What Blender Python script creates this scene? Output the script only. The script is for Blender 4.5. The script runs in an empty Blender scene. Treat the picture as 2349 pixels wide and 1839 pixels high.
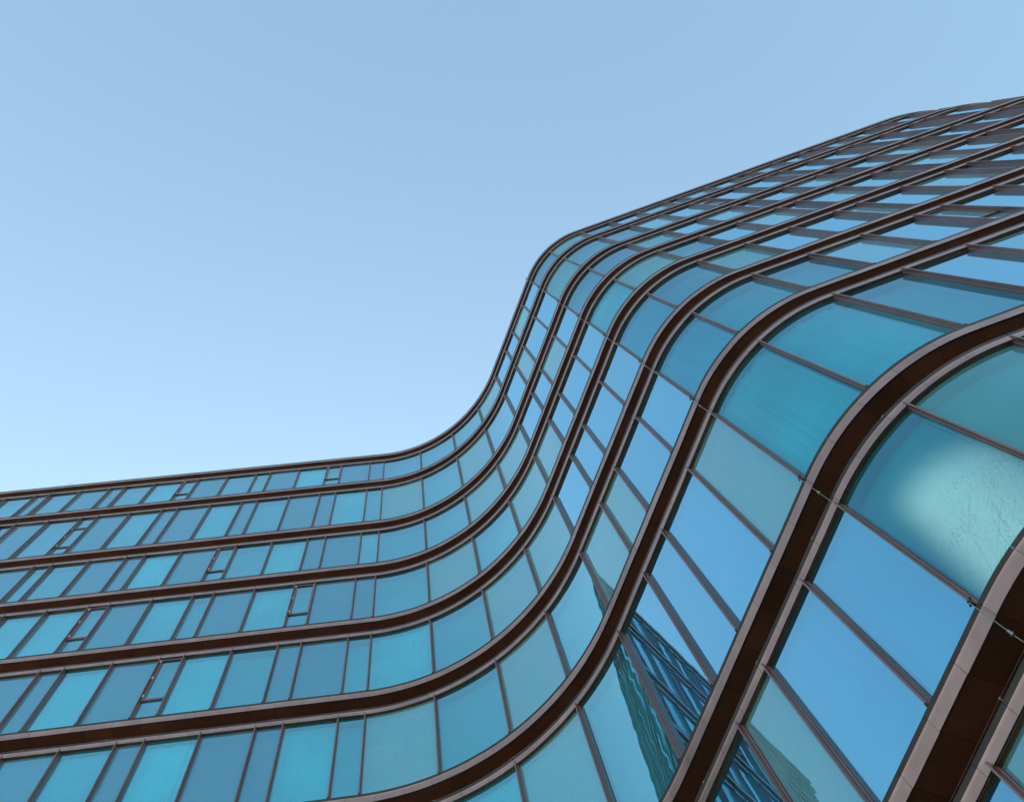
import bpy, math, random
from mathutils import Matrix, Vector
R = math.radians
random.seed(11)
scene = bpy.context.scene
col = scene.collection

# ------------------------------------------------------------------ camera geometry
W_, H_, F_ = 2349.0, 1839.0, 2300.0
VP = (928.022, 435.862)
u = Vector((VP[0]-W_/2, VP[1]-H_/2, F_)).normalized()
Xa = (Vector((1, 0, 0)) - u.x*u).normalized()
Ya = u.cross(Xa)
def c2w(v): return Vector((Xa.dot(v), Ya.dot(v), u.dot(v)))
CAM_Z = 1.6

# ------------------------------------------------------------------ facade plan (one S-shaped line, arc length s)
H1, HM, H3 = R(160.835), R(110.894), R(175.657)
J1, J2, J3, J4 = (5.94272, 1.42871), (4.27617, 3.04572), (2.99526, 6.40111), (-0.97714, 9.36469)
S17 = (J1[0]-11.7192*math.cos(H1), J1[1]-11.7192*math.sin(H1))
def arcp(J, h0, k, L):
    h = h0+k*L
    return (J[0]+(math.sin(h)-math.sin(h0))/k, J[1]-(math.cos(h)-math.cos(h0))/k, h)
def plan(s):
    if s >= 39.93815: L = s-39.93815; return (J4[0]+L*math.cos(H3), J4[1]+L*math.sin(H3), H3)
    if s >= 34.70807: return arcp(J3, HM, 1/4.627, s-34.70807)
    if s >= 31.1165: L = s-31.1165; return (J2[0]+L*math.cos(HM), J2[1]+L*math.sin(HM), HM)
    if s >= 28.71923: return arcp(J1, H1, -1/2.75, s-28.71923)
    if s >= 17.0: L = s-17.0; return (S17[0]+L*math.cos(H1), S17[1]+L*math.sin(H1), H1)
    if s >= 4.8: return arcp(S17, H1, -1/7.0, s-17.0)
    x, y, h = arcp(S17, H1, -1/7.0, 4.8-17.0)
    return (x+(s-4.8)*math.cos(h), y+(s-4.8)*math.sin(h), h)
def P(s, d, z):
    x, y, h = plan(s)
    return (x+math.sin(h)*d, y-math.cos(h)*d, z)
def samples(a, b, step=0.13):
    br = [4.8, 17.0, 28.71923, 31.1165, 34.70807, 39.93815]
    pts = sorted([a, b]+[q for q in br if a < q < b]); out = [a]
    for p, q in zip(pts[:-1], pts[1:]):
        m = (p+q)/2
        curved = (4.8 < m < 17.0) or (28.71923 < m < 31.1165) or (34.70807 < m < 39.93815)
        n = max(1, int(math.ceil((q-p)/step))) if curved else 1
        out += [p+(q-p)*i/n for i in range(1, n+1)]
    return out
SA, SB = 9.0, 57.0
U = 3.586
ZT = [CAM_Z+U*h for h in (9.9, 8.995, 7.815, 6.867, 5.919, 4.971, 4.023, 2.826, 1.878, 0.93)]+[0.0]
NS = 10
FINS = [55.84, 54.84, 54.34, 53.34, 52.84, 51.83, 51.33, 50.34, 49.32, 48.82, 47.83, 46.83, 46.33, 45.33, 44.34, 43.84, 42.85, 41.87, 41.37, 40.38, 39.89,
        38.59, 37.29, 36.0, 34.71, 33.73, 33.03, 32.04, 31.17, 29.94, 28.68, 27.63, 26.64, 25.64, 25.13, 24.13, 23.13, 22.63,
        21.63, 20.63, 20.13, 19.13, 18.13, 17.62, 16.5, 15.3, 14.1, 12.9, 11.7, 10.5]
OFF = 4            # fin index of the leftmost fin seen in the photograph (52.84)
JOINTS = [40.105+0.4985*i for i in range(34)][::-1]+[39.626, 39.16, 38.705, 38.25, 37.79, 37.33, 36.87, 36.423, 35.96, 35.5, 35.045, 34.59,
          34.11, 33.607, 33.11, 32.623, 32.13, 31.635, 31.14, 30.648, 30.15, 29.65, 29.145]+[28.64-0.4985*i for i in range(40)]
JOINTS = [j for j in JOINTS if SA < j < SB]

# ------------------------------------------------------------------ materials
def mat(name):
    m = bpy.data.materials.new(name); m.use_nodes = True
    nt = m.node_tree; nt.nodes.clear()
    return m, nt, nt.nodes, nt.links
def nd(ns, t, **kw):
    n = ns.new(t)
    for k, v in kw.items():
        if k.startswith('i_'): n.inputs[k[2:].replace('_', ' ')].default_value = v
        else: setattr(n, k, v)
    return n
def metal(name, colr, rough, metallic=0.85, var=0.25, nscale=1.6, spec=0.5):
    m, nt, ns, lk = mat(name)
    out = nd(ns, 'ShaderNodeOutputMaterial'); b = nd(ns, 'ShaderNodeBsdfPrincipled')
    g = nd(ns, 'ShaderNodeNewGeometry')
    n1 = nd(ns, 'ShaderNodeTexNoise', i_Scale=nscale, i_Detail=5.0, i_Roughness=0.6)
    n2 = nd(ns, 'ShaderNodeTexNoise', i_Scale=7.0, i_Detail=3.0)
    lk.new(g.outputs['Position'], n1.inputs['Vector']); lk.new(g.outputs['Position'], n2.inputs['Vector'])
    r = nd(ns, 'ShaderNodeMapRange'); r.inputs[1].default_value = 0.3; r.inputs[2].default_value = 0.7
    r.inputs[3].default_value = 1-var; r.inputs[4].default_value = 1+var
    lk.new(n1.outputs[0], r.inputs[0])
    oi = nd(ns, 'ShaderNodeAttribute', attribute_name='tone')
    mm = nd(ns, 'ShaderNodeMath', operation='MULTIPLY'); lk.new(r.outputs[0], mm.inputs[0])
    ad = nd(ns, 'ShaderNodeMath', operation='ADD'); lk.new(oi.outputs['Fac'], ad.inputs[0]); ad.inputs[1].default_value = 1.0
    lk.new(ad.outputs[0], mm.inputs[1])
    vm = nd(ns, 'ShaderNodeVectorMath', operation='SCALE'); vm.inputs[0].default_value = colr
    lk.new(mm.outputs[0], vm.inputs['Scale']); lk.new(vm.outputs[0], b.inputs['Base Color'])
    rr = nd(ns, 'ShaderNodeMapRange'); rr.inputs[1].default_value = 0.3; rr.inputs[2].default_value = 0.7
    rr.inputs[3].default_value = rough*0.9; rr.inputs[4].default_value = rough*1.12
    lk.new(n2.outputs[0], rr.inputs[0]); lk.new(rr.outputs[0], b.inputs['Roughness'])
    b.inputs['Metallic'].default_value = metallic; b.inputs['Specular IOR Level'].default_value = spec
    bp = nd(ns, 'ShaderNodeBump', i_Strength=0.03, i_Distance=0.01); lk.new(n1.outputs[0], bp.inputs['Height']); lk.new(bp.outputs[0], b.inputs['Normal'])
    lk.new(b.outputs[0], out.inputs[0])
    return m
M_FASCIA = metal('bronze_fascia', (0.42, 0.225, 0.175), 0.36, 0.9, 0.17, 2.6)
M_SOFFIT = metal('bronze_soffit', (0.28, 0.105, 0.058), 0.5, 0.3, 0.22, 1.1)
M_FIN = metal('bronze_mullion', (0.30, 0.15, 0.125), 0.33, 0.8, 0.12)
M_HEAD = metal('bronze_window_head', (0.20, 0.12, 0.075), 0.4, 0.7, 0.3)
M_BLACK = metal('shadow_gap_gasket', (0.006, 0.005, 0.005), 0.6, 0.0, 0.1)
M_LIP = metal('dark_bronze_lip', (0.085, 0.045, 0.032), 0.45, 0.5, 0.3)
M_STEEL = metal('stainless_wire', (0.34, 0.29, 0.23), 0.3, 0.9, 0.1)
M_HINGE = metal('white_hinge', (0.85, 0.85, 0.85), 0.35, 0.1, 0.03)
M_WALL = metal('rear_render', (0.25, 0.2, 0.17), 0.9, 0.0, 0.15)

def glass(name, dull=0.0, patch=False, wave=0.0006, r0=0.22, r1=0.80, g0=None, g1=(0.74, 0.91, 1.0, 1), tcd=(0.03, 0.46, 0.58, 1), dcol=(0.16, 0.34, 0.46, 1), tc0=(0.04, 0.60, 0.66, 1), tc1=(0.06, 0.74, 0.80, 1)):
    m, nt, ns, lk = mat(name)
    out = nd(ns, 'ShaderNodeOutputMaterial')
    g = nd(ns, 'ShaderNodeNewGeometry'); oi = nd(ns, 'ShaderNodeObjectInfo')
    # slow waviness of toughened glass
    nb = nd(ns, 'ShaderNodeTexNoise', i_Scale=0.9, i_Detail=2.0, i_Roughness=0.5)
    ofs = nd(ns, 'ShaderNodeVectorMath', operation='ADD'); lk.new(g.outputs['Position'], ofs.inputs[0])
    rc = nd(ns, 'ShaderNodeVectorMath', operation='SCALE'); rc.inputs[0].default_value = (17, 9, 5); lk.new(oi.outputs['Random'], rc.inputs['Scale'])
    lk.new(rc.outputs[0], ofs.inputs[1]); lk.new(ofs.outputs[0], nb.inputs['Vector'])
    bp = nd(ns, 'ShaderNodeBump', i_Strength=1.0, i_Distance=wave); lk.new(nb.outputs[0], bp.inputs['Height'])
    lw = nd(ns, 'ShaderNodeLayerWeight', i_Blend=0.5)
    pw = nd(ns, 'ShaderNodeMath', operation='POWER'); pw.inputs[1].default_value = 2.0; lk.new(lw.outputs['Facing'], pw.inputs[0])
    ml = nd(ns, 'ShaderNodeMath', operation='MULTIPLY_ADD'); ml.inputs[1].default_value = r1; ml.inputs[2].default_value = r0
    lk.new(pw.outputs[0], ml.inputs[0])
    gl = nd(ns, 'ShaderNodeBsdfGlossy', i_Roughness=0.0)
    # reflective coating: greener face-on, neutral blue at grazing
    gc = nd(ns, 'ShaderNodeMix', data_type='RGBA'); gc.inputs[6].default_value = g0 or ((0.34, 0.79, 0.94, 1) if dull > 0.2 else (0.38, 0.87, 0.97, 1)); gc.inputs[7].default_value = g1
    lk.new(pw.outputs[0], gc.inputs[0]); lk.new(gc.outputs[2], gl.inputs['Color']); lk.new(bp.outputs[0], gl.inputs['Normal'])
    tr = nd(ns, 'ShaderNodeBsdfTransparent')
    tcol = nd(ns, 'ShaderNodeMix', data_type='RGBA'); tcol.inputs[6].default_value = tcd if dull > 0.2 else tc0; tcol.inputs[7].default_value = tcd if dull > 0.2 else tc1
    lk.new(oi.outputs['Random'], tcol.inputs[0]); lk.new(tcol.outputs[2], tr.inputs['Color'])
    mx = nd(ns, 'ShaderNodeMixShader'); lk.new(ml.outputs[0], mx.inputs[0]); lk.new(tr.outputs[0], mx.inputs[1]); lk.new(gl.outputs[0], mx.inputs[2])
    # film of dust with hairline wiping marks
    df = nd(ns, 'ShaderNodeBsdfDiffuse')
    base = dull
    wn_ = nd(ns, 'ShaderNodeTexNoise', i_Scale=1.6, i_Detail=3.0, i_Roughness=0.6); lk.new(ofs.outputs[0], wn_.inputs['Vector'])
    wsc = nd(ns, 'ShaderNodeVectorMath', operation='SCALE'); wsc.inputs['Scale'].default_value = 0.12; lk.new(wn_.outputs['Color'], wsc.inputs[0])
    wad = nd(ns, 'ShaderNodeVectorMath', operation='ADD'); lk.new(ofs.outputs[0], wad.inputs[0]); lk.new(wsc.outputs[0], wad.inputs[1])
    hs = []
    for (rx, ry, rz), st_ in (((0.25, 0.15, 0.0), 0.22), ((-0.45, 0.4, 0.4), 0.20), ((0.8, -0.3, 0.8), 0.20)):
        mp = nd(ns, 'ShaderNodeMapping'); mp.vector_type = 'TEXTURE'; mp.inputs['Scale'].default_value = (0.016, 0.016, 0.9); mp.inputs['Rotation'].default_value = (rx, ry, rz); lk.new(wad.outputs[0], mp.inputs[0])
        vo = nd(ns, 'ShaderNodeTexNoise', i_Scale=1.0, i_Detail=1.0, i_Roughness=0.4); lk.new(mp.outputs[0], vo.inputs['Vector'])
        ln_ = nd(ns, 'ShaderNodeMapRange'); ln_.inputs[1].default_value = 0.58; ln_.inputs[2].default_value = 0.70; ln_.inputs[3].default_value = 0.0; ln_.inputs[4].default_value = st_
        lk.new(vo.outputs[0], ln_.inputs[0])
        mk = nd(ns, 'ShaderNodeTexNoise', i_Scale=1.3, i_Detail=2.0); lk.new(mp.inputs[0].links[0].from_socket, mk.inputs['Vector'])
        mr = nd(ns, 'ShaderNodeMapRange'); mr.inputs[1].default_value = 0.35; mr.inputs[2].default_value = 0.65
        lk.new(mk.outputs[0], mr.inputs[0])
        pr_ = nd(ns, 'ShaderNodeMath', operation='MULTIPLY'); lk.new(mr.outputs[0], pr_.inputs[0]); lk.new(ln_.outputs[0], pr_.inputs[1]); hs.append(pr_)
    sm_ = nd(ns, 'ShaderNodeMath', operation='ADD'); lk.new(hs[0].outputs[0], sm_.inputs[0]); lk.new(hs[1].outputs[0], sm_.inputs[1])
    sn_ = nd(ns, 'ShaderNodeMath', operation='ADD'); lk.new(sm_.outputs[0], sn_.inputs[0]); lk.new(hs[2].outputs[0], sn_.inputs[1])
    hr = nd(ns, 'ShaderNodeMath', operation='SUBTRACT'); hr.inputs[0].default_value = 1.0; lk.new(sn_.outputs[0], hr.inputs[1])
    cl = nd(ns, 'ShaderNodeTexNoise', i_Scale=0.8, i_Detail=4.0); lk.new(ofs.outputs[0], cl.inputs['Vector'])
    cr = nd(ns, 'ShaderNodeMapRange'); cr.inputs[1].default_value = 0.3; cr.inputs[2].default_value = 0.7; cr.inputs[3].default_value = 0.65; cr.inputs[4].default_value = 1.25
    lk.new(cl.outputs[0], cr.inputs[0])
    m1 = nd(ns, 'ShaderNodeMath', operation='MULTIPLY'); lk.new(hr.outputs[0], m1.inputs[0]); lk.new(cr.outputs[0], m1.inputs[1])
    m2 = nd(ns, 'ShaderNodeMath', operation='MULTIPLY'); m2.inputs[1].default_value = max(base, 0.03); lk.new(m1.outputs[0], m2.inputs[0])
    df.inputs['Color'].default_value = dcol
    mx2 = nd(ns, 'ShaderNodeMixShader'); lk.new(mx.outputs[0], mx2.inputs[1]); lk.new(df.outputs[0], mx2.inputs[2])
    lk.new(m2.outputs[0], mx2.inputs[0]); last = mx2
    if patch:  # soft pool of reflected sunlight, painted as a pale diffuse layer
        at = nd(ns, 'ShaderNodeAttribute', attribute_name='film')  # mask of the painted sunlight glow
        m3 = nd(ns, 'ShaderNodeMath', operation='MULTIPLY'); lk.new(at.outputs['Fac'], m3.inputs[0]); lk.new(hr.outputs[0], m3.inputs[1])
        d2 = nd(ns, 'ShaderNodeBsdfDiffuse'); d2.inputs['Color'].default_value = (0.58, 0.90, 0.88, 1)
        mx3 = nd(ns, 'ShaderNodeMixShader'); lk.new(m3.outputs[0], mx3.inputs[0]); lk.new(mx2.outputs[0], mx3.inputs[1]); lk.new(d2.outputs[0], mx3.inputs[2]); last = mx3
    lk.new(last.outputs[0], out.inputs[0])
    return m
M_GLASS = glass('clear_coated_glass', 0.02)
M_DULL = glass('dusty_coated_glass', 0.34)
M_HAZED = glass('hazed_coated_glass', 0.30, tcd=(0.05, 0.56, 0.62, 1), dcol=(0.26, 0.48, 0.52, 1), g0=(0.42, 0.86, 0.94, 1))
M_WAVY = glass('curved_coated_glass', 0.04, wave=0.0045)
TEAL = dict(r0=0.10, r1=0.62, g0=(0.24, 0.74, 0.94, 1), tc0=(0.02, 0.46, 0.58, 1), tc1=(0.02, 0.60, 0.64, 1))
M_TEAL = glass('teal_coated_glass', 0.04, **TEAL)
M_TEALD = glass('teal_dusty_glass', 0.26, tcd=(0.03, 0.52, 0.56, 1), dcol=(0.22, 0.46, 0.50, 1), r0=0.08, r1=0.66, g0=(0.22, 0.80, 0.86, 1))
M_BLUE = glass('sky_mirror_glass', 0.02, r0=0.34, r1=0.76, g0=(0.36, 0.80, 1.0, 1), g1=(0.60, 0.88, 1.0, 1), tc0=(0.03, 0.42, 0.60, 1), tc1=(0.05, 0.52, 0.72, 1))
M_BLUED = glass('dusty_sky_mirror_glass', 0.22, dcol=(0.26, 0.46, 0.56, 1), tcd=(0.05, 0.50, 0.62, 1), r0=0.30, r1=0.74, g0=(0.40, 0.84, 0.98, 1), g1=(0.60, 0.88, 1.0, 1))
M_PATCH = glass('painted_sun_glow_glass', 0.10, True, **TEAL)  # teal pane with the sunlight glow painted into its colour

def fabric(name, colr, stripes=False):
    m, nt, ns, lk = mat(name)
    out = nd(ns, 'ShaderNodeOutputMaterial'); b = nd(ns, 'ShaderNodeBsdfPrincipled'); b.inputs['Roughness'].default_value = 0.9
    g = nd(ns, 'ShaderNodeNewGeometry'); n1 = nd(ns, 'ShaderNodeTexNoise', i_Scale=0.5, i_Detail=4.0)
    lk.new(g.outputs['Position'], n1.inputs['Vector'])
    r = nd(ns, 'ShaderNodeMapRange'); r.inputs[1].default_value = 0.3; r.inputs[2].default_value = 0.7; r.inputs[3].default_value = 0.8; r.inputs[4].default_value = 1.15
    lk.new(n1.outputs[0], r.inputs[0])
    vm = nd(ns, 'ShaderNodeVectorMath', operation='SCALE'); vm.inputs[0].default_value = colr; lk.new(r.outputs[0], vm.inputs['Scale'])
    lk.new(vm.outputs[0], b.inputs['Base Color']); lk.new(b.outputs[0], out.inputs[0])
    return m
M_BLIND = fabric('grey_blind_fabric', (0.55, 0.55, 0.55))
M_CURT = fabric('pale_curtain_fabric', (0.85, 0.85, 0.85))
M_CEIL = fabric('office_ceiling', (0.6, 0.6, 0.58))

def ground_mat():
    m, nt, ns, lk = mat('stone_paving')
    out = nd(ns, 'ShaderNodeOutputMaterial'); b = nd(ns, 'ShaderNodeBsdfPrincipled'); b.inputs['Roughness'].default_value = 0.8
    g = nd(ns, 'ShaderNodeNewGeometry'); br = nd(ns, 'ShaderNodeTexBrick', i_Scale=1.2)
    br.inputs['Color1'].default_value = (0.21, 0.18, 0.15, 1); br.inputs['Color2'].default_value = (0.27, 0.235, 0.20, 1); br.inputs['Mortar'].default_value = (0.10, 0.09, 0.08, 1)
    lk.new(g.outputs['Position'], br.inputs['Vector']); lk.new(br.outputs[0], b.inputs['Base Color']); lk.new(b.outputs[0], out.inputs[0])
    return m
M_GROUND = ground_mat()

# ------------------------------------------------------------------ mesh helpers
class MB:
    def __init__(s): s.v = []; s.f = []; s.mi = []; s.tone = []; s.film = None  # film: mask values of the painted sunlight glow
    def grid(s, rows, m=0, tone=0.0, closed=False):
        n = len(rows[0]); b = len(s.v)
        for r in rows: s.v += r
        s.tone += [tone]*(n*len(rows))
        for i in range(len(rows)-1):
            for j in range(n if closed else n-1):
                k = (j+1) % n
                s.f.append((b+i*n+j, b+i*n+k, b+(i+1)*n+k, b+(i+1)*n+j)); s.mi.append(m)
    def sweep(s, prof, a, b_, z, m=0, tone=0.0, dz=0.0):
        ss = samples(a, b_)
        s.grid([[P(q, d, z-dr+dz) for (d, dr) in prof] for q in ss], m, tone)
    def poly(s, pts, m=0, tone=0.0):
        b = len(s.v); s.v += [tuple(p) for p in pts]; s.f.append(tuple(range(b, b+len(pts)))); s.mi.append(m); s.tone += [tone]*len(pts)
    def tube(s, pts, r, m=0, seg=6):
        rows = []
        for i, p in enumerate(pts):
            a = Vector(pts[max(i-1, 0)]); c = Vector(pts[min(i+1, len(pts)-1)]); t = (c-a).normalized()
            up = Vector((0, 0, 1)) if abs(t.z) < 0.9 else Vector((1, 0, 0))
            x = t.cross(up).normalized(); y = t.cross(x)
            rows.append([tuple(Vector(p)+x*r*math.cos(2*math.pi*k/seg)+y*r*math.sin(2*math.pi*k/seg)) for k in range(seg)])
        s.grid(rows, m, 0.0, True)
    def build(s, name, mats, parent=None, smooth=True):
        me = bpy.data.meshes.new(name); me.from_pydata(s.v, [], s.f)
        for mm in (mats if isinstance(mats, (list, tuple)) else [mats]): me.materials.append(mm)
        me.polygons.foreach_set('material_index', s.mi)
        at = me.attributes.new('tone', 'FLOAT', 'POINT'); at.data.foreach_set('value', s.tone)
        if s.film: 
            at = me.attributes.new('film', 'FLOAT', 'POINT'); at.data.foreach_set('value', s.film)  # mask of the painted sunlight glow
        if smooth:
            me.polygons.foreach_set('use_smooth', [True]*len(me.polygons)); me.set_sharp_from_angle(angle=R(28))
        me.update()
        o = bpy.data.objects.new(name, me); col.objects.link(o)
        if parent: o.parent = parent
        return o

# ------------------------------------------------------------------ building root
bld = bpy.data.objects.new('office_building', None); col.objects.link(bld)
bld['label'] = 'tall S-curved glass office building with stacked dark bronze ledges and thin mullions'
bld['category'] = 'building'

segs = [SA]+sorted(JOINTS)+[SB]
segs = [q for i, q in enumerate(segs) if i == 0 or q-segs[i-1] > 0.06]
G = 0.0035
def fascia(z, top, bot, name, st, back, off=0.0):
    mb = MB()
    for a, b in zip(segs[:-1], segs[1:]):
        if a < SA or b > SB: continue
        o = random.uniform(-0.0012, 0.0012); o2 = random.uniform(-0.0015, 0.0015); tn = random.uniform(-0.05, 0.05)
        lip = [(back, top-0.002), (-0.004+o, top-0.002), (-0.005+o, top+0.004), (0.000+o, top+0.020), (0.005+o, top+0.052)]
        face = [(0.005+o, top+0.052), (0.0075+o, top+0.064), (0.009+o, top+0.074), (0.010+o, top+0.096), (0.010+o+o2, bot), (0.018+o+o2, bot), (0.018+o+o2, bot-0.02)]
        tones = [0.0]*7
        shift = lambda pr: [(d+(off if d < back-0.01 else 0), r_) for d, r_ in pr]
        mb.sweep(shift(lip), a+G/2, b-G/2, z, 1, -0.5)
        n0 = len(mb.tone); mb.sweep(shift(face), a+G/2, b-G/2, z, 0, tn)
        for q in range(n0, len(mb.tone)): mb.tone[q] += tones[(q-n0) % len(face)]
    return mb.build(name, [M_FASCIA, M_LIP], st)

# dusty (duller, bluer) panes seen in the photograph: storey -> bay numbers counted from the fin at the left picture edge
DULL = {0: {1, 3, 4, 8, 11, 14, 15, 19, 22, 25, 28, 30, 33, 36}, 1: {2, 5, 7, 8, 10, 12, 13, 16, 18, 21, 24, 27, 29, 32, 35},
        2: {3, 6, 7, 9, 13, 14, 18, 19, 22, 26, 28, 31, 34}, 3: {8, 11, 14, 15, 17, 19, 20, 25, 28, 30, 33}, 4: {6, 7, 9, 13, 14, 18, 19, 26, 29, 31, 34},
        5: {8, 10, 12, 13, 16, 18, 20, 21, 27, 29, 32}, 6: {18, 23, 28, 30}, 7: {21, 25, 27}, 8: {23, 26, 20}, 9: {18, 22, 24}}
VENT = {0: {7: (2.37,), 13: (2.37,)}, 1: {4: (1.80, 3.47), 29: (1.85, 3.47)}, 2: {10: (2.59,)}, 3: {7: (2.59,), 13: (2.59,)},
        4: {10: (2.59,)}, 5: {29: (2.59,)}}
CURT = {(6, 18), (5, 11), (5, 8), (4, 11), (4, 8), (3, 12), (3, 6), (2, 12), (2, 15), (1, 9), (1, 14), (0, 6), (0, 12), (6, 22), (5, 23), (7, 22), (3, 24), (5, 16), (5, 9), (4, 16), (7, 23), (6, 24), (5, 24), (6, 25), (4, 24), (3, 9), (2, 8), (5, 14), (8, 24), (7, 26), (6, 17), (1, 6), (3, 5)}

fin_cache = {}
def fin_mesh(hgt):
    key = round(hgt, 3)
    if key in fin_cache: return fin_cache[key]
    hw = [(0.0, 0.0085), (0.040, 0.0085), (0.040, 0.006), (0.044, 0.006), (0.044, 0.0085), (0.052, 0.0085), (0.052, 0.0145), (0.060, 0.0145), (0.064, 0.019), (0.074, 0.019), (0.074, 0.016), (0.078, 0.016), (0.078, 0.024), (0.093, 0.024)]
    ring = [(w, d) for d, w in hw]+[(-w, d) for d, w in reversed(hw)]
    mb = MB()
    mb.grid([[(x, y, -0.815) for x, y in ring], [(x, y, -hgt+0.02) for x, y in ring]], 0, 0.0, True)
    mb.poly([(x, y, -hgt+0.02) for x, y in ring], 1)
    # pointed nose that laps over the lower fascia
    mb.grid([[(x, y, -0.775) for x, y in ((-0.0085, 0.0), (0.0085, 0.0), (0.0085, 0.026), (-0.0085, 0.026))],
             [(x, y, -0.815) for x, y in ((-0.0085, 0.0), (0.0085, 0.0), (0.0085, 0.026), (-0.0085, 0.026))]], 0, 0.0, True)
    # black end cap resting above the ledge
    r0 = [(-0.011, -0.006), (0.011, -0.006), (0.011, 0.016), (-0.011, 0.016)]
    mb.grid([[(x, y, -hgt+0.05) for x, y in r0], [(x, y, -hgt+0.012) for x, y in r0]], 1, 0.0, True)
    mb.poly([(x, y, -hgt+0.012) for x, y in r0], 1); mb.poly([(x, y, -hgt+0.05) for x, y in r0], 1)
    me = mb.build('mullion', [M_FIN, M_BLACK]); d = me.data; bpy.data.objects.remove(me)
    fin_cache[key] = d
    return d

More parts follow.
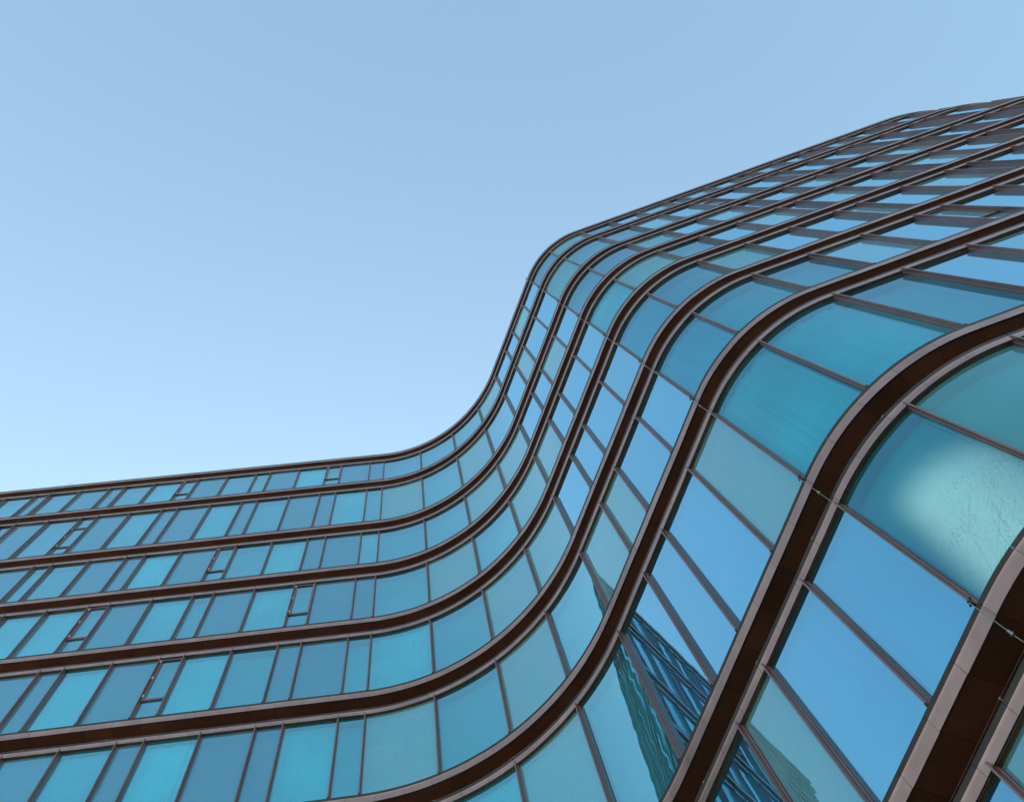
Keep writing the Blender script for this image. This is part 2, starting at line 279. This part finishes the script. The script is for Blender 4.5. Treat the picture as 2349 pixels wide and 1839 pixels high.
for k in range(NS):
    z = ZT[k]; zb = ZT[k+1]; hgt = z-zb
    # storey body: slab edge, recess back, ceiling and the rear of the ledge
    mb = MB()
    mb.sweep([(0.020, 0.03), (0.020, 0.19), (0.48, 0.19)], SA, SB, z, 1)
    mb.sweep([(0.021, 0.187), (0.034, 0.187), (0.034, 0.206)], SA, SB, z, 1)
    mb.sweep([(0.47, 0.20), (0.47, 0.80)], SA, SB, z, 0)
    mb.sweep([(0.049, 0.66), (0.049, 0.80), (0.056, 0.80)], SA, SB, z, 1)
    mb.sweep([(0.095, 0.812), (0.75, 0.812)], SA, SB, z, 2)
    st = mb.build('storey', [M_HEAD, M_BLACK, M_CEIL], bld)
    fascia(z, 0.0, 0.225, 'upper_fascia', st, 0.105)
    fascia(z, 0.640, 0.815, 'lower_fascia', st, 0.47, 0.03)
    mb = MB()
    for a, b in zip(segs[:-1], segs[1:]):
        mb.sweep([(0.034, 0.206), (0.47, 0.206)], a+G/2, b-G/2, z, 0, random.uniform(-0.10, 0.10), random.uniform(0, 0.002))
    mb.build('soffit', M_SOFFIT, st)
    mb = MB()
    mb.sweep([(0.055, 0.79), (0.055, 0.822), (0.061, 0.822)], SA, SB, z, 1)
    mb.sweep([(0.061, 0.822), (0.061, 0.806), (0.066, 0.806), (0.066, 0.824), (0.080, 0.824), (0.080, 0.832), (0.0935, 0.832)], SA, SB, z, 0)
    mb.build('window_head', [M_HEAD, M_FASCIA], st)
    # bays
    wires = [MB(), MB()]
    fm = fin_mesh(hgt if k < NS-1 else hgt)
    for i, s in enumerate(FINS):
        x, y, h = plan(s)
        o = bpy.data.objects.new('mullion', fm); col.objects.link(o); o.parent = st
        o.location = (x, y, z); o.rotation_euler = (0, 0, h+math.pi)
        if i == len(FINS)-1: break
        a, b = FINS[i+1]+0.0, s-0.0
        bay = i-OFF
        # pane
        ss = samples(a, b, 0.10)
        top, bot = z-0.831, zb+0.0
        vent = VENT.get(k, {}).get(bay)
        mb = MB()
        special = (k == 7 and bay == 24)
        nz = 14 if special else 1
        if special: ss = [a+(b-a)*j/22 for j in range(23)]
        mb.grid([[P(q, 0.092, top+(bot-top)*j/nz) for j in range(nz+1)] for q in ss])
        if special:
            mb.film = []  # soft-edged mask for the painted sunlight glow
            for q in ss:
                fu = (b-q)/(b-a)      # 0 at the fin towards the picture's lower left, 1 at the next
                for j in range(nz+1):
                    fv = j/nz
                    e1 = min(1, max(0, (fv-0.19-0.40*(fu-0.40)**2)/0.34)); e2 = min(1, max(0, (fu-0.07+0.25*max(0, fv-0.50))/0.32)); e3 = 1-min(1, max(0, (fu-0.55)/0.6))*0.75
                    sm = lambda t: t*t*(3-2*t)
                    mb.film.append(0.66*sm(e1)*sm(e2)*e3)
        dull = bay in DULL[k]
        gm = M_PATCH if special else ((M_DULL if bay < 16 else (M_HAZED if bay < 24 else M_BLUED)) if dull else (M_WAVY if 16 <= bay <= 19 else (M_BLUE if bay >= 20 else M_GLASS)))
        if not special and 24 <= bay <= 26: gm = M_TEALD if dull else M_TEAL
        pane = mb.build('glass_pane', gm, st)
        if dull and 4 <= bay <= 30: pane['label'] = 'duller blue-grey dusty pane'
        # blind / curtain
        mb = MB()
        if (k, bay) in CURT:
            n = int((b-a)/0.012); amp = 0.018
            rows = []
            ph = random.uniform(0, 6)
            for j in range(n+1):
                q = a+0.02+(b-a-0.04)*j/n
                d = 0.20+amp*(math.sin(ph+q*31+2.8*math.sin(q*5.3+ph))*0.6+0.5*math.sin(q*14.7+ph*2)+0.25*math.sin(q*83+ph))*(0.4+0.6*math.sin(q*2.1+ph)**2)
                rows.append([P(q, d, z-0.82), P(q, d+0.004, zb+0.02)])
            mb.grid(rows); mb.build('curtain', M_CURT, st)
        else:
            mb.grid([[P(q, 0.27, z-0.82), P(q, 0.27, zb)] for q in samples(a+0.005, b-0.005)])
            mb.build('blind', M_BLIND, st)
        if vent:
            for tz in vent:
                mb = MB(); pr = [(0.093, tz-0.03), (0.064, tz-0.03), (0.064, tz-0.008), (0.074, tz-0.008), (0.074, tz+0.006), (0.064, tz+0.006), (0.064, tz+0.028), (0.093, tz+0.028)]
                mb.sweep(pr, a+0.02, b-0.02, z, 0); mb.build('transom', M_FIN, st)
            t0, t1 = (vent[0], vent[1]) if len(vent) == 2 else (0.86, vent[0])
            # opening leaf frame beside the left-hand mullion, with three white hinges
            mb = MB()
            for sa_, sb_ in ((b-0.062, b-0.022), (a+0.022, a+0.050)):
                rows = [[P(q, d, zz) for (q, d) in ((sa_, 0.093), (sa_, 0.058), (sb_, 0.058), (sb_, 0.093))] for zz in (z-t0, z-t1)]
                mb.grid(rows)
            for za in (t0, t1-0.045): mb.sweep([(0.092, za), (0.060, za), (0.060, za+0.045), (0.092, za+0.045)], a+0.03, b-0.03, z, 0)
            mb.build('leaf_frame', M_FIN, st)
            for fr in (0.06, 0.48, 0.92):
                mb = MB(); zz = z-t0-(t1-t0)*fr
                mb.tube([P(b-0.028, 0.046, zz+0.05), P(b-0.028, 0.046, zz-0.05)], 0.009, 0, 8)
                mb.build('hinge', M_HINGE, st)
    # bird wires on little posts along the lower fascia
    posts = sorted([j for i, j in enumerate(sorted(JOINTS)) if i % 3 == 0 and SA+3 < j < 54])
    for hh, wi in ((0.095, 0), (0.040, 1)):
        ln = []
        for a, b in zip(posts[:-1], posts[1:]):
            n = max(2, int((b-a)/0.15))
            for q in range(n):
                s_ = a+(b-a)*q/n; sag = 0.010*math.sin(math.pi*q/n)
                ln.append(P(s_, 0.075, z-0.64+hh-sag))
        w = MB(); w.tube(ln, 0.0022, 0, 4); w.build('bird_wire', M_STEEL, st)
    for q in posts:
        if q < 16: continue
        w = MB(); w.tube([P(q, 0.10, z-0.64), P(q, 0.075, z-0.60), P(q, 0.075, z-0.540)], 0.0028, 0, 5)
        w.tube([P(q-0.012, 0.075, z-0.545), P(q+0.012, 0.075, z-0.545)], 0.005, 0, 6)
        w.build('wire_post', M_STEEL, st)
    # steel cable that drops down the face in front of two mullions
    for sc_, kmax in ((31.17, 9), (51.33, 1)):
        if k > kmax: continue
        r = 0.0038 if sc_ < 40 else 0.004
        w = MB(); pts = [P(sc_, -0.030, z+0.10), P(sc_, -0.040, z), P(sc_, -0.034, z-0.52), P(sc_, -0.020, z-0.80)]
        pts += [P(sc_, -0.020, z-hgt*0.6), P(sc_, -0.022, zb+0.10)]
        w.tube(pts, r, 0, 6); w.build('vertical_cable', M_STEEL if sc_ < 40 else M_FIN, st)
        if sc_ < 40:
            w = MB(); w.tube([P(sc_, -0.034, z-0.46), P(sc_, -0.034, z-0.50), P(sc_, -0.034, z-0.53)], 0.0115, 0, 8)
            w.tube([P(sc_-0.02, -0.032, z-0.505), P(sc_+0.02, -0.032, z-0.505)], 0.004, 0, 6)
            w.build('cable_clamp', M_STEEL, st)
            w = MB(); w.tube([P(sc_, 0.005, z+0.06), P(sc_, -0.040, z+0.055)], 0.011, 0, 8); w.tube([P(sc_-0.035, -0.028, z+0.075), P(sc_+0.02, -0.028, z+0.02)], 0.010, 0, 6)
            w.build('cable_clamp', M_BLACK, st)

# roof, plinth and rear walls
outline = [P(q, 0.16, 0) for q in samples(SA, SB, 0.5)]
e = P(SA, 0.16, 0); f = P(SB, 0.16, 0)
back = [(f[0]+0.9, f[1]+13, 0), (10.0, 24.0, 0), (e[0]+1.0, e[1]+9, 0)]
loop = outline+back
mb = MB()
mb.poly([(x, y, ZT[0]-0.004) for x, y, _ in loop]); mb.build('roof', M_WALL, bld, False)
mb = MB()
mb.grid([[(x, y, 0) for x, y, _ in [outline[-1]]+back+[outline[0]]], [(x, y, ZT[0]-0.004) for x, y, _ in [outline[-1]]+back+[outline[0]]]])
mb.build('rear_wall', M_WALL, bld, False)
for k in range(NS):
    mb = MB(); inner = [P(q, 0.76, 0) for q in samples(SA, SB, 0.5)]
    mb.poly([(x, y, ZT[k]-0.83) for x, y, _ in inner+back]); mb.build('floor_slab', M_CEIL, bld, False)
mb = MB(); mb.sweep([(0.05, 0.0), (0.05, 0.13), (0.2, 0.13)], SA, SB, 0.13, 0); mb.build('plinth', M_BLACK, bld)
# little bent rod on the roof edge at the left
w = MB(); c0 = P(51.15, 0.06, ZT[0]); tdir = Vector(P(50.2, 0.06, 0))-Vector(P(51.15, 0.06, 0)); tdir.normalize()
pts = [Vector(c0)+Vector((0, 0, -0.02))]+[Vector(c0)+tdir*(0.30-0.30*math.cos(t))+Vector((0, 0, 0.9*math.sin(t))) for t in [0.2*i for i in range(11)]]
w.tube([tuple(p) for p in pts], 0.005, 0, 6); w.build('lightning_rod', M_FIN, bld)

# ------------------------------------------------------------------ ground
mb = MB(); L = 3000
mb.poly([(-L, -L, 0), (L, -L, 0), (L, L, 0), (-L, L, 0)])
g = mb.build('ground', M_GROUND, None, False); g['kind'] = 'structure'; g['label'] = 'paved ground around the building'; 

# ------------------------------------------------------------------ camera
cd = bpy.data.cameras.new('Camera'); cam = bpy.data.objects.new('Camera', cd); col.objects.link(cam)
rt, dn, fw = c2w(Vector((1, 0, 0))), c2w(Vector((0, 1, 0))), c2w(Vector((0, 0, 1)))
m = Matrix((( rt.x, -dn.x, -fw.x, 0), (rt.y, -dn.y, -fw.y, 0), (rt.z, -dn.z, -fw.z, 0), (0, 0, 0, 1)))
cam.matrix_world = Matrix.Translation((0, 0, CAM_Z)) @ m
cd.sensor_width = 36; cd.lens = 36*F_/W_; cd.clip_end = 6000; cd.clip_start = 0.05
scene.camera = cam

# ------------------------------------------------------------------ daylight
SUN_AZ, SUN_EL = R(98), R(20)
sd = Vector((math.cos(SUN_AZ)*math.cos(SUN_EL), math.sin(SUN_AZ)*math.cos(SUN_EL), math.sin(SUN_EL)))
world = bpy.data.worlds.new('World'); scene.world = world; world.use_nodes = True
wn, wl = world.node_tree.nodes, world.node_tree.links
wn.clear()
sky = wn.new('ShaderNodeTexSky'); sky.sky_type = 'NISHITA'; sky.sun_disc = False
sky.sun_elevation = SUN_EL; sky.sun_rotation = math.pi/2-SUN_AZ
sky.air_density = 1.0; sky.dust_density = 1.5; sky.ozone_density = 1.0; sky.altitude = 0
bg = wn.new('ShaderNodeBackground'); bg.inputs['Strength'].default_value = 0.15
wo = wn.new('ShaderNodeOutputWorld'); tn = wn.new('ShaderNodeMix'); tn.data_type = 'RGBA'; tn.blend_type = 'MULTIPLY'; tn.inputs[0].default_value = 1.0
tn.inputs[7].default_value = (1.03, 1.095, 0.925, 1); wl.new(sky.outputs[0], tn.inputs[6]); wl.new(tn.outputs[2], bg.inputs[0]); wl.new(bg.outputs[0], wo.inputs[0])
sl = bpy.data.lights.new('sun', 'SUN'); sl.energy = 3.0; sl.angle = R(0.5); sl.color = (1, 0.94, 0.86)
so = bpy.data.objects.new('sun', sl); col.objects.link(so); so.rotation_euler = sd.to_track_quat('Z', 'Y').to_euler()

scene.view_settings.view_transform = 'Standard'; scene.view_settings.look = 'None'
scene.view_settings.exposure = 1.83; scene.view_settings.gamma = 1.0
scene.cycles.max_bounces = 10; scene.cycles.glossy_bounces = 5; scene.cycles.transparent_max_bounces = 12
